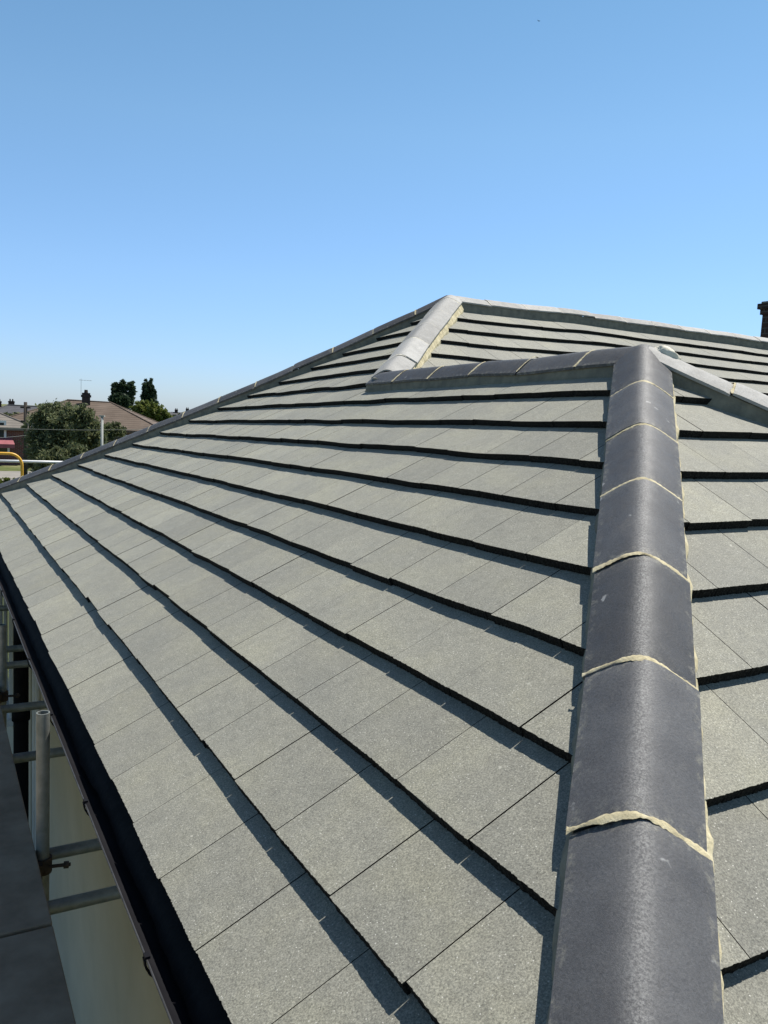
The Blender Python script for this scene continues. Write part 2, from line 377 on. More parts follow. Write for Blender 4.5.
def capline(name, p0, p1, tjoint, spacing, m, hc=.034, side=.62, mort=(.118, .118), mdrop=.10, mm=M_MORT, joint_m=M_MORT, slope_side=.4, start=0., jw=.0092, seed=1, extra=0.0):
    """a run of ridge/hip caps bedded on mortar; every cap a part of its own"""
    rg = random.Random(seed); p0, p1 = Vector(p0), Vector(p1); e = (p1-p0).normalized(); Ltot = (p1-p0).length+extra
    l = Vector((e.y, -e.x, 0)).normalized(); u = l.cross(e).normalized()
    if u.z < 0: u = -u
    HWD = .127; r = .045
    prof = []
    for i in range(-13, 14):
        q = HWD*i/13; prof.append((q, hc-(math.sqrt(q*q+r*r)-r)*side))
    joints = [tjoint+spacing*i for i in range(-20, 60)]
    joints = [t for t in joints if start+.06 < t < Ltot-.06]
    ends = [start]+joints+[Ltot]
    for a, b in zip(ends, ends[1:]):
        mb = MB(); crown = []; smear = []; tone = rg.random()
        dz0, dz1 = rg.gauss(0, .003), rg.gauss(0, .003); dl0, dl1 = rg.gauss(0, .0035), rg.gauss(0, .0035)
        g = .004; nseg = 14; T = .013; n = len(prof)
        for sgm in range(nseg+1):
            f = sgm/nseg; t = a+g+(b-a-2*g)*f
            endround = .003 if sgm in (0, nseg) else 0
            for (q, h) in prof:
                p = p0+e*t+l*(q+dl0*(1-f)+dl1*f)+u*(h+dz0*(1-f)+dz1*f-endround+rg.gauss(0, .0002)); mb.v.append(wp(p)); crown.append(math.exp(-(q/.020)**2)); smear.append(min(1, .9*math.exp(-min(t-a, b-t)/.018)+(.45 if abs(q) > .116 else 0)))
            for (q, h) in reversed(prof):
                p = p0+e*t+l*(q*.985+dl0*(1-f)+dl1*f)+u*(h-T+dz0*(1-f)+dz1*f); mb.v.append(wp(p)); crown.append(0); smear.append(.5)
        m2 = 2*n
        for sgm in range(nseg):
            for j in range(m2):
                k = (j+1) % m2; b0 = sgm*m2; mb.f.append((b0+j, b0+k, b0+m2+k, b0+m2+j))
        mb.f.append(tuple(range(m2-1, -1, -1))); mb.f.append(tuple(nseg*m2+j for j in range(m2)))
        o = mb.build(name, m, house, fix=True, attrs={'crown': ('POINT', crown), 'smear': ('POINT', smear), 'tone': ('POINT', [tone]*len(crown))})
        o.data.polygons.foreach_set('use_smooth', [len(p.vertices) == 4 for p in o.data.polygons])
        o.data.set_sharp_from_angle(angle=R(40))
    # joints: thin uneven ribbons of pointing
    for t in joints:
        mb = MB(); rows = 3; base = len(mb.v); N = 44; wv = rg.uniform(.75, 1.1)
        for i in range(N+1):
            q = (-1+2*i/N)*(HWD+.001)*1.0; h = hc-(math.sqrt(q*q+r*r)-r)*side
            wj = jw*wv*(.75+.9*noise.noise(Vector((q*26, t*3+seed, .3)))+.4*rg.random()); off = .003*noise.noise(Vector((q*16, t*5, seed)))
            for rr, dh in ((-1, -.001), (0, .0032), (1, -.001)):
                mb.v.append(wp(p0+e*(t+off+rr*wj+rg.gauss(0, .0006))+l*q+u*(h+dh*.5+rg.gauss(0, .0004))))
        for i in range(N):
            for rr in (0, 1):
                a_ = base+i*3+rr; mb.f.append((a_, a_+1, a_+4, a_+3))
        mb.build('mortar_joint', joint_m, house, smooth=True)
    # bedding under both edges
    for sgn in (-1, 1):
        mb = MB(); N = int((Ltot-start)/.018); wd = mort[0] if sgn < 0 else mort[1]
        he = hc-(math.sqrt(HWD*HWD+r*r)-r)*side
        for i in range(N+1):
            t = start+(Ltot-start)*i/N; nz = noise.noise(Vector((t*9, sgn*3+seed, 1))); nz2 = noise.noise(Vector((t*31, sgn*5, seed)))
            base_h = -wd*slope_side
            e1 = HWD-.012+.003*nz; e2 = max(wd+.010*nz+.004*nz2, .112) if wd > .12 else wd+.002*nz2
            for (q, h) in ((e1-.03, he-.012), (e1, he-.010), ((e1+e2)/2, (he-.012+base_h)/2+.004*nz), (e2, base_h-.004+.003*nz), (e2+.004, base_h-mdrop)):
                mb.v.append(wp(p0+e*t+l*(q*sgn)+u*h))
        for i in range(N):
            for j in range(4): a_ = i*5+j; mb.f.append((a_, a_+1, a_+6, a_+5))
        mb.build('mortar_bed', mm[0 if sgn < 0 else 1] if isinstance(mm, tuple) else mm, house, smooth=False)

HN = math.sqrt(2+TP*TP); SH = math.tan(math.atan(math.tan(PR)/math.sqrt(2+0)))  # fall of the planes across a hip
SHIP = SP/math.sqrt(2)/math.sqrt(1-SP*SP/2) if False else .40
# near hip (l = +right side when walking up: towards -Y/+X)
capline('hip_cap', (0, 0, 0), (HW, HW, HW*TP), 1.005, .455, M_CAP, hc=.058, side=.82, mort=(.130, .139), mm=(M_MORTG, M_MORT), seed=3, extra=.02)
capline('hip_cap', (HW, HW, HW*TP), (W1, 0, 0), .42, .455, M_CAP_GLARE, hc=.062, side=.62, mm=(M_MORTG, M_MORTG), seed=5, start=.0)
capline('ridge_cap', (HW, HW, HW*TP), (HW, D+HW, HW*TP), .32, .455, M_CAP, hc=.055, side=.98, slope_side=.62, mm=(M_MORTG, M_MORTG), seed=8, start=.0, extra=.09)
capline('hip_cap', (HW, D+HW, HW*TP), (HM, D+HM, HM*TP), .40, .455, M_CAP_GLARE, hc=.07, side=.72, mort=(.12, .142), mm=(M_MORTG, M_MORT), joint_m=M_MORTW, seed=11, start=0.05, jw=.005)
capline('hip_cap', (0, D+W2, 0), (HM, D+HM, HM*TP), .30, .455, M_CAP, hc=.078, side=.85, mm=(M_MORTG, M_MORTG), seed=14, jw=.008)
capline('ridge_cap', (HM, D+HM, HM*TP), (XE-HM, D+HM, HM*TP), .40, .455, M_CAP_GLARE, hc=.06, side=.80, slope_side=.62, mm=(M_MORTG, M_MORTG), joint_m=M_MORTW, seed=17, start=.0, jw=.004)

def blob(name, c, rx, ry, rz, m, parent, seed=0, rough=.35, sub=3, rot=None):
    bm = bmesh.new(); bmesh.ops.create_icosphere(bm, subdivisions=sub, radius=1)
    for v in bm.verts:
        n = 1+rough*noise.noise(v.co*2.1+Vector((seed, 0, 0)))+.1*noise.noise(v.co*7+Vector((seed, 3, 0)))
        q = Vector((v.co.x*rx*n, v.co.y*ry*n, v.co.z*rz*n)); v.co = (rot @ q if rot else q)+Vector(c)
    me = bpy.data.meshes.new(name); bm.to_mesh(me); bm.free(); me.polygons.foreach_set('use_smooth', [True]*len(me.polygons))
    return link(name, me, m, parent)
pk = wp((HW, HW, HW*TP))
blob('mortar_patch', pk+Vector((.072, -.082, .010)), .070, .034, .034, M_MORTW, house, 2, rot=Vector((.70, -.55, -.50)).to_track_quat('X', 'Z').to_matrix())
pa = wp((HW, D+HW, HW*TP)); blob('mortar_patch', pa+Vector((.0, .0, -.03)), .11, .11, .06, M_MORTG, house, 6)
p2 = wp((HM, D+HM, HM*TP)); blob('mortar_patch', p2+Vector((0, 0, -.03)), .12, .12, .06, M_CAP_GLARE, house, 7)

# ------------------------------------------------------------------ walls, soffit, gutter, chimney of the house
wi = .20
Lw = [(wi, wi), (W1-wi, wi), (W1-wi, D+wi), (XE-wi, D+wi), (XE-wi, D+W2-wi), (wi, D+W2-wi)]
mb = MB(); mb.prism(Lw, GZ-.1, -.17); mb.build('wall', M_REND, house)
Ls = [(.05, .03), (W1-.05, .03), (W1-.05, D+.05), (XE-.05, D+.05), (XE-.05, D+W2-.05), (.05, D+W2-.05)]
mb = MB(); mb.prism(Ls, -.168, -.15); mb.build('soffit', M_SOFF, house)
mb = MB()
for a, b in zip(Ls, Ls[1:]+Ls[:1]):
    a, b = Vector((*a, 0)), Vector((*b, 0)); d = (b-a); n = Vector((d.y, -d.x, 0)).normalized()
    mb.quad_box((a+b)/2+n*.011+Vector((0, 0, -.11)), d/2+d.normalized()*.01, n*.009, (0, 0, .075))
mb.build('fascia', M_FASC, house)
def gutter(a, b, n):
    a, b, n = Vector(a), Vector(b), Vector(n); d = (b-a).normalized(); mb = MB(); NN = 14; L = (b-a).length; K = int(L/.5)+1
    for i in range(K+1):
        p = a+d*(L*i/K)
        for (rr, flip) in ((.056, 1), (.053, -1)):
            for j in range(NN+1):
                t = math.pi*j/NN*flip if flip > 0 else math.pi*(NN-j)/NN
                mb.v.append(wp(p+n*(rr*math.cos(t))+Vector((0, 0, -rr*math.sin(t)))))
    m_ = 2*(NN+1)
    for i in range(K):
        for j in range(m_):
            k = (j+1) % m_; mb.f.append((i*m_+j, i*m_+k, (i+1)*m_+k, (i+1)*m_+j))
    mb.f.append(tuple(range(m_-1, -1, -1))); mb.f.append(tuple(K*m_+j for j in range(m_)))
    g = mb.build('gutter', M_GUT, house, fix=True, smooth=True); g.data.set_sharp_from_angle(angle=R(50))
    mb = MB(); mb.tube([wp(a+n*.0565+d*(L*i/K)) for i in range(K+1)], .0024, 8); mb.build('gutter_lip', M_LIP, g)
    t = .55
    while t < L:
        c = wp(a+d*t); mb = MB()
        pts = [c+n*(.0605*math.cos(q))+Vector((0, 0, -.0605*math.sin(q))) for q in [math.pi*j/10 for j in range(11)]]
        for (p, q) in zip(pts, pts[1:]):
            mid = (p+q)/2; rad = (mid-c).normalized(); mb.quad_box(mid, (q-p)*.52, d*.009, rad*.002)
        mb.quad_box(c+n*.055+Vector((0, 0, .006)), n*.006, d*.009, (0, 0, .003))
        mb.quad_box(c-n*.05+Vector((0, 0, .006)), n*.02, d*.013, (0, 0, .003))
        mb.build('bracket', M_GUT, g); t += .8
def felt():
    mb = MB(); N = 700; L = D+W2
    for i in range(N+1):
        y = L*i/N; wv = .010*noise.noise(Vector((y*2.2, 3, 0)))+.004*noise.noise(Vector((y*11, 7, 0)))
        for (x, z) in ((.06, -.012), (.0, -.036), (-.016, -.050+wv*.5), (-.030+wv, -.078+wv)): mb.v.append(wp((x, y, z)))
    for i in range(N):
        for j in range(3): a = i*4+j; mb.f.append((a, a+4, a+5, a+1))
    mb.build('eaves_felt', M_FELT, house, smooth=True)
M_FELT = simple('bituminous eaves felt', (.004, .004, .004), (.011, .010, .010), 12, .8, .1, .4, .004)
felt()
gutter((-.024, -.02, -.052), (-.024, D+W2+.02, -.052), (-1, 0, 0))
gutter((-.02, -.075, -.052), (W1, -.075, -.052), (0, -1, 0))
# pipes and windows on the shaded left wall
def pipe(name, x, y, z0, z1, r, m, collars=()):
    mb = MB(); mb.tube([(x, y, z0), (x, y, z1)], r, 20)
    for z in collars: mb.tube([(x, y, z-.05), (x, y, z+.05)], r*1.22, 20)
    return mb.build(name, m, house, smooth=True)
pipe('soil_pipe', .12, 6.3, GZ, -.15, .055, M_GUT, (-1.25, -2.6))
pipe('waste_pipe', .165, 5.75, GZ, -.16, .022, M_UPVC)
pipe('waste_pipe', .165, 5.62, GZ, -.16, .016, M_UPVC)
def wall_window(y0, y1, z0, z1):
    mb = MB(); t = .05; xo, xi = wi-.03, wi+.05
    mb.box(xo, xi, y0, y0+t, z0, z1); mb.box(xo, xi, y1-t, y1, z0, z1)
    mb.box(xo, xi, y0+t, y1-t, z0, z0+t); mb.box(xo, xi, y0+t, y1-t, z1-t, z1)
    ym = (y0+y1)/2; mb.box(xo, xi, ym-.025, ym+.025, z0+t, z1-t)
    f = mb.build('window', M_UPVC, house); mb = MB(); mb.box(wi-.012, wi-.006, y0+t, y1-t, z0+t, z1-t); mb.build('pane', M_GLASS, f)
    mb = MB(); mb.box(wi-.09, wi-.001, y0-.05, y1+.05, z0-.06, z0-.003); mb.build('sill', M_UPVC, f)
wall_window(8.0, 9.3, -1.9, -.55)
# chimney behind the ridge
ce = at(762, 322, 12.1); cx, cy = ce.x+.80, ce.y+.10
zt = at(761, 295.5, 12.1).z
mb = MB(); mb.box(cx-.32, cx+.32, cy-.26, cy+.26, 1.2, zt-.17); ch = mb.build('chimney', M_CHIM, house)
mb = MB(); mb.box(cx-.345, cx+.345, cy-.285, cy+.285, zt-.17, zt-.095); mb.box(cx-.375, cx+.375, cy-.315, cy+.315, zt-.095, zt-.02)
mb.build('corbel', M_CHIM, ch)
mb = MB(); n = 0
mb.quad_box((cx, cy, zt-.005), (.34, 0, 0), (0, .28, 0), (0, 0, .015)); mb.build('flaunching', M_MORTG, ch)
mb = MB(); mb.tube([(cx+.12, cy, zt), (cx+.12, cy, zt+.03), (cx+.12, cy, zt+.28)], [.11, .10, .09], 18); mb.build('chimney_pot', M_CLAMP, ch)

# ------------------------------------------------------------------ scaffold
sc_ = empty('scaffold', (-.6, 3, -.45)); tag(sc_, 'grey tube scaffold with weathered boards along the left gutter', 'scaffold')
BZ = -.55; BX = -.146
for i in range(7):
    x1 = BX-i*.229-(.004 if i else 0); 
    for (ya, yb) in ((-2.2, 2.32+.1*(i % 2)), (2.335+.1*(i % 2), 6.1), (6.12, 9.8), (9.81, 12.6)):
        mb = MB(); sag = random.gauss(0, .004)
        mb.box(x1-.225, x1, ya, yb, BZ-.038+sag, BZ+sag); mb.build('board', M_BOARD, sc_, bevel=.004)
def pole(p, q, hollow=True, m=M_STEEL):
    mb = MB(); mb.tube([p, q], .02415, 20, hollow=hollow); o = mb.build('pole', m, sc_, smooth=True, fix=True); o.data.set_sharp_from_angle(angle=R(40)); return o
def clamp(parent, x, y, z, sx=1):
    mb = MB()
    mb.tube([(x, y, z-.03), (x, y, z+.03)], .034, 14); mb.quad_box((x-.03*sx, y-.03, z), (.022, 0, 0), (0, .03, 0), (0, 0, .028))
    mb.tube([(x+.02, y-.035, z+.005), (x+.095, y-.05, z+.005)], .007, 8); mb.tube([(x+.07, y-.045, z+.005), (x+.088, y-.049, z+.005)], .014, 6)
    mb.build('coupler', M_CLAMP, parent)
for (px_, y, zt_) in ((-.118, 2.84, -.012), (-.112, 4.9, -.18), (-.112, 7.3, -.15), (-.112, 9.6, -.2)):
    o = pole((px_, y, GZ), (px_, y, zt_)); clamp(o, px_, y, BZ-.07)
for y in (-.6, 2.55, 4.8, 7.2, 9.5, 12.2):
    o = pole((-1.86, y, GZ), (-1.86, y, .7)); clamp(o, -1.86, y, BZ-.07)
for z in (-.35+.9, -.35+.45): pole((-1.81, -2.4, z), (-1.37, 12.4, z))
pole((-.08, -2.4, BZ-.12), (-.08, 12.4, BZ-.12)) if False else None
for (y, z, x1) in ((2.90, 0, .17), (2.53, 0, .17), (3.9, 0, .17), (4.64, 0, .17), (5.5, 0, .17)):
    pole((-1.95, y, BZ-.066), (x1, y, BZ-.066))
for y in (-1.5, -.3, .9, 5.9, 7.2, 8.5, 9.6): pole((-1.95, y, BZ-.066), (.15, y, BZ-.066))

# yellow hooped guard and pale rail past the far eave corner
ca = at(22.0, 484, 11.6); cb = at(-30, 484, 11.6); zt_ = at(11, 453.6, 11.6).z
dirh = (cb-ca); dirh.z = 0; dirh.normalize()
gr = empty('guard_rail', (ca.x, ca.y, BZ)); tag(gr, 'yellow rounded tube guard standing beyond the far eave corner', 'guard rail')
pts = [Vector((ca.x, ca.y, BZ)), Vector((ca.x, ca.y, zt_-.15))]
for i in range(1, 8):
    t = math.pi/2*i/7; pts.append(Vector((ca.x, ca.y, zt_-.15))+dirh*(.15*(1-math.cos(t)))+Vector((0, 0, .15*math.sin(t))))
e2 = pts[-1]+dirh*.9; pts.append(e2)
for i in range(1, 8):
    t = math.pi/2*i/7; pts.append(e2+dirh*(.15*math.sin(t))-Vector((0, 0, .15*(1-math.cos(t)))))
pts.append(Vector((pts[-1].x, pts[-1].y, BZ)))
mb = MB(); mb.tube(pts, .018, 14); mb.build('frame', M_YEL, gr, smooth=True)
mid = zt_-.42
mb = MB(); mb.tube([Vector((ca.x, ca.y, mid)), Vector((ca.x, ca.y, mid))+dirh*1.2], .02, 12); mb.build('crossbar', M_YEL, gr, smooth=True)
ra, rb = at(-60, 461, 12.6), at(66, 461.5, 12.6); zr = at(10, 461, 12.6).z
rr_ = empty('handrail', (rb.x, rb.y, BZ)); tag(rr_, 'pale grey horizontal scaffold handrail passing behind the yellow guard', 'handrail')
mb = MB(); mb.tube([(ra.x, ra.y, zr), (rb.x+(rb.x-ra.x)*.25, rb.y+(rb.y-ra.y)*.25, zr)], .019, 14, hollow=False); mb.build('rail', M_WHT, rr_, smooth=True)
for f in (0.02, 1.2):
    mb = MB(); q = ra.lerp(rb, f); mb.tube([(q.x, q.y, GZ), (q.x, q.y, zr+.05)], .024, 12); mb.build('post', M_STEEL, rr_, smooth=True)

# ------------------------------------------------------------------ ground
def ground():
    m, t, b = mat('grass and gardens', (.08, .1, .03), .95, .1); co = coords(t)
    f = tex_noise(t, co, .09, 6, .6); c = ramp(t, f, [(.35, (.055, .085, .022)), (.52, (.12, .13, .05)), (.62, (.26, .23, .14))])
    c = mix(t, c, ramp(t, tex_noise(t, co, 2.5, 6, .7), [(.3, .6), (.7, 1.35)]), 1.0, 'MULTIPLY'); t.links.new(c, b.inputs['Base Color'])
    mb = MB(); n = 40; S = 3000
    xs = [-S+2*S*i/n for i in range(n+1)]
    for x in xs:
        for y in xs: mb.v.append(Vector((x, y, GZ)))
    for i in range(n):
        for j in range(n): a = i*(n+1)+j; mb.f.append((a, a+n+1, a+n+2, a+1))
    o = mb.build('ground', m); o['kind'] = 'structure'
ground()
M_ROADS = simple('grey path', (.2, .19, .17), (.27, .25, .22), 1.5, .9, .2)

# ------------------------------------------------------------------ background houses
def roofmat(name, c1, c2):
    m, t, b = mat(name, c1, .85, .2); co = coords(t)
    c = ramp(t, tex_noise(t, co, .7, 6, .65), [(.3, c1), (.7, c2)])
    wv = nd(t, 'ShaderNodeTexWave', wave_type='BANDS', bands_direction='Z'); wv.inputs['Scale'].default_value = 2.2; wv.inputs['Distortion'].default_value = .3
    t.links.new(co, wv.inputs['Vector']); c = mix(t, c, ramp(t, wv.outputs['Fac'], [(.0, .72), (.35, 1.05)]), 1.0, 'MULTIPLY')
    t.links.new(c, b.inputs['Base Color']); return m
M_RBRN = roofmat('brown roof tiles', (.095, .072, .055), (.155, .12, .095))
M_RGREY = roofmat('grey brown roof tiles', (.14, .125, .11), (.21, .19, .165))
M_RDARK = roofmat('dark grey roof tiles', (.07, .07, .075), (.11, .11, .12))
M_PINK = simple('faded red canopy', (.24, .075, .085), (.32, .11, .12), 3, .8, .3)

def bg_house(name, c, yaw, L, Wd, eave, ridge, wm, rm, label, group=None, hip=1.0, wins=(), chim=(), over=.35):
    root = empty(name, (c[0], c[1], GZ)); tag(root, label, 'house', group)
    e = Vector((math.cos(yaw), math.sin(yaw), 0)); f = Vector((-e.y, e.x, 0)); o = Vector((c[0], c[1], 0))
    P = lambda a, b, z: o+e*a+f*b+Vector((0, 0, z))
    mb = MB(); mb.quad_box(P(0, 0, (GZ+eave)/2), e*L/2, f*Wd/2, (0, 0, (eave-GZ)/2)); mb.build('wall', wm, root)
    l, w_ = L/2+over, Wd/2+over; hp = (Wd/2+over)*hip; ev = eave-.05
    mb = MB(); mb.v = [P(-l, -w_, ev), P(l, -w_, ev), P(l, w_, ev), P(-l, w_, ev), P(-l+hp, 0, ridge), P(l-hp, 0, ridge),
                       P(-l, -w_, ev-.16), P(l, -w_, ev-.16), P(l, w_, ev-.16), P(-l, w_, ev-.16)]
    mb.f = [(0, 1, 5, 4), (1, 2, 5), (2, 3, 4, 5), (3, 0, 4), (6, 7, 1, 0), (7, 8, 2, 1), (8, 9, 3, 2), (9, 6, 0, 3), (9, 8, 7, 6)]
    rf = mb.build('roof', rm, root)
    mb = MB(); mb.tube([P(-l+hp, 0, ridge+.03), P(l-hp, 0, ridge+.0)], .06, 8)
    for sx in (-1, 1):
        for sy in (-1, 1): mb.tube([P(sx*l, sy*w_, ev+.03), P(sx*(l-hp), 0, ridge+.0)], .05, 8)
    mb.build('ridge_tiles', rm, rf)
    for (a, h) in chim:
        mb = MB(); mb.quad_box(P(a, 0, ridge-.3+h/2), e*.38, f*.3, (0, 0, h/2+.3)); mb.quad_box(P(a, 0, ridge+h-.13), e*.43, f*.35, (0, 0, .07)); cm = mb.build('chimney', M_CHIM, root)
        for da in (-.18, .18):
            mb = MB(); p = P(a+da, 0, ridge+h); mb.tube([p, p+Vector((0, 0, .32))], [.12, .09], 10); mb.build('chimney_pot', M_CLAMP, cm)
    for (a, z, ww, hh, side) in wins:       # side -1 = face towards camera
        b = side*(Wd/2+.02)
        mb = MB(); t = .06
        mb.quad_box(P(a-ww/2, b, z), e*t, f*.05, (0, 0, hh/2)); mb.quad_box(P(a+ww/2, b, z), e*t, f*.05, (0, 0, hh/2)); mb.quad_box(P(a, b, z), e*t*.7, f*.045, (0, 0, hh/2-.06))
        mb.quad_box(P(a, b, z+hh/2), e*(ww/2+t), f*.052, (0, 0, t)); mb.quad_box(P(a, b, z-hh/2), e*(ww/2+t), f*.052, (0, 0, t)); wf = mb.build('window', M_UPVC, root)
        mb = MB(); mb.quad_box(P(a, b, z), e*(ww/2-t), f*.02, (0, 0, hh/2-t)); mb.build('pane', M_GLASS, wf)
    return root, P
def perp_yaw(px):  # yaw of a facade that faces the camera squarely
    d = at(px, 430, 10)-CAM; return math.atan2(d.y, d.x)-math.pi/2

# brown roofed house
q = at(96, 405, 60); zr = at(100, 402, 64).z; ze = at(120, 429, 60).z; yw = perp_yaw(100)-R(8)
ctr = at(89, 405, 64)
bh, P_ = bg_house('house', ctr, yw, 11.0, 8.4, ze, zr, M_BRN, M_RBRN, 'brown tiled hip roofed house with one chimney beyond the big tree', hip=.95,
         wins=((4.5, ze-1.0, 1.3, 1.1, -1), (2.8, ze-1.0, .9, 1.1, -1), (-3, ze-1.0, 1.5, 1.1, -1)))
cpos = at(86, 402, 63.5); zct = at(86, 391.5, 63.5).z
mb = MB(); mb.box(cpos.x-.25, cpos.x+.25, cpos.y-.25, cpos.y+.25, zr-.6, zct-.1); cm = mb.build('chimney', M_CHIM, bh)
mb = MB(); mb.box(cpos.x-.31, cpos.x+.31, cpos.y-.31, cpos.y+.31, zct-.42, zct-.25); mb.build('corbel', M_CHIM, cm)
for dx in (0,):
    mb = MB(); mb.tube([(cpos.x+dx, cpos.y, zct-.12), (cpos.x+dx, cpos.y, zct+.12)], [.15, .12], 10); mb.build('chimney_pot', M_CLAMP, cm)
mb = MB(); ax = cpos.x-.35; mb.tube([(ax, cpos.y, zct-.4), (ax, cpos.y, zct+.9)], .011, 6)
for k in range(5): mb.tube([(ax-.1+k*.18, cpos.y-.22, zct+.8), (ax-.1+k*.18, cpos.y+.22, zct+.8)], .012, 5)
mb.tube([(ax-.15, cpos.y, zct+.8), (ax+.75, cpos.y, zct+.8)], .009, 5); mb.build('aerial', M_STEEL, cm)

# red brick house at the left frame edge
zr = at(0, 410, 55).z; ze = at(8, 426.5, 52).z; yw = perp_yaw(0)+R(6)
ctr = at(-58, 430, 55); rh, P_ = bg_house('house', ctr, yw, 8.8, 6.2, ze, zr+.45, M_RED, M_RGREY, 'red brick house with white windows and faded red porch canopy at left edge', hip=.95)
# pieces placed on its camera side
def facade(px, py):  # point on the front wall plane
    d = at(px, py, 1)-CAM; e = Vector((math.cos(yw), math.sin(yw), 0)); f = Vector((-e.y, e.x, 0)); o = Vector((ctr.x, ctr.y, 0))-f*3.1
    t = (o-CAM).dot(f)/d.dot(f); return CAM+d*t, e, f
for (px, py, ww, hh) in ((-4, 430, .95, 1.0), (-3, 449, 1.2, .55)):
    p, e, f = facade(px, py); mb = MB(); t = .06
    for s in (-1, 1): mb.quad_box(p+e*s*ww/2-f*.03, e*t, f*.05, (0, 0, hh/2)); mb.quad_box(p-f*.03+Vector((0, 0, s*hh/2)), e*(ww/2+t), f*.052, (0, 0, t))
    mb.quad_box(p-f*.03, e*t*.7, f*.045, (0, 0, hh/2-.06)); wf = mb.build('window', M_UPVC, rh)
    mb = MB(); mb.quad_box(p-f*.01, e*(ww/2-t), f*.02, (0, 0, hh/2-t)); mb.build('pane', M_GLASS, wf)
p, e, f = facade(-8, 441); mb = MB(); a = p+Vector((0, 0, .25)); bq = p-f*.9+Vector((0, 0, -.12))
mb.v = [a-e*1.3, a+e*1.05, bq+e*1.1, bq-e*1.3, a-e*1.3-Vector((0, 0, .1)), a+e*1.05-Vector((0, 0, .1)), bq+e*1.1-Vector((0, 0, .22)), bq-e*1.3-Vector((0, 0, .22))]
mb.f = [(0, 1, 2, 3), (7, 6, 5, 4), (3, 2, 6, 7), (1, 5, 6, 2), (0, 3, 7, 4), (0, 4, 5, 1)]; mb.build('porch_canopy', M_PINK, rh)

# roofs on the skyline
bg_house('house', at(10, 420, 135), perp_yaw(10)+R(10), 17, 8, at(10, 418, 130).z, at(10, 407, 135).z, M_BRN, M_RGREY, 'distant grey roofed house on the skyline at far left, two small chimneys', hip=.9, chim=((-1.6, .8), (.2, .9)))
bg_house('house', at(44, 420, 88), perp_yaw(44)-R(25), 9, 7, at(44, 421, 85).z, at(44, 407, 88).z, M_BRN, M_RDARK, 'distant dark roofed house between the pole and the big tree', hip=.3)
for px, y_, L_ in ((176, 412.5, 12), (187, 411.5, 10)):
    bg_house('house', at(px, 425, 190+px*.1), perp_yaw(px), L_*.8, 7, at(px, y_+6, 190).z, at(px, y_, 190).z, M_BRN, M_RDARK,
             'tiny far dark roof %s on the skyline beyond the yellow green tree' % ('nearer to the tree' if px == 176 else 'touching the hip caps'), chim=((0, .7),))

# ------------------------------------------------------------------ trees
def leafmat(name, c1, c2, c3):
    m, t, b = mat(name, c1, .6, .3)
    a = nd(t, 'ShaderNodeAttribute', attribute_name='leaf'); c = ramp(t, a.outputs['Fac'], [(0, c1), (.55, c2), (1, c3)])
    t.links.new(c, b.inputs['Base Color']); b.inputs['Subsurface Weight'].default_value = 0
    tr = nd(t, 'ShaderNodeBsdfTranslucent'); t.links.new(c, tr.inputs[0]); mx = nd(t, 'ShaderNodeMixShader'); mx.inputs[0].default_value = .45
    out = t.nodes['Material Output']; t.links.new(b.outputs[0], mx.inputs[1]); t.links.new(tr.outputs[0], mx.inputs[2]); t.links.new(mx.outputs[0], out.inputs[0]); return m
LM = {'dark': leafmat('dark leaves', (.09, .108, .05), (.17, .195, .10), (.26, .28, .16)),
      'olive': leafmat('olive leaves', (.07, .085, .038), (.13, .15, .07), (.21, .22, .11)),
      'poplar': leafmat('deep green leaves', (.028, .048, .026), (.05, .082, .042), (.08, .115, .06)),
      'yellow': leafmat('yellow green leaves', (.08, .11, .02), (.16, .19, .045), (.24, .26, .08))}
M_BARK = simple('bark', (.05, .04, .03), (.10, .08, .06), 6, .95, .1, .5, .01)
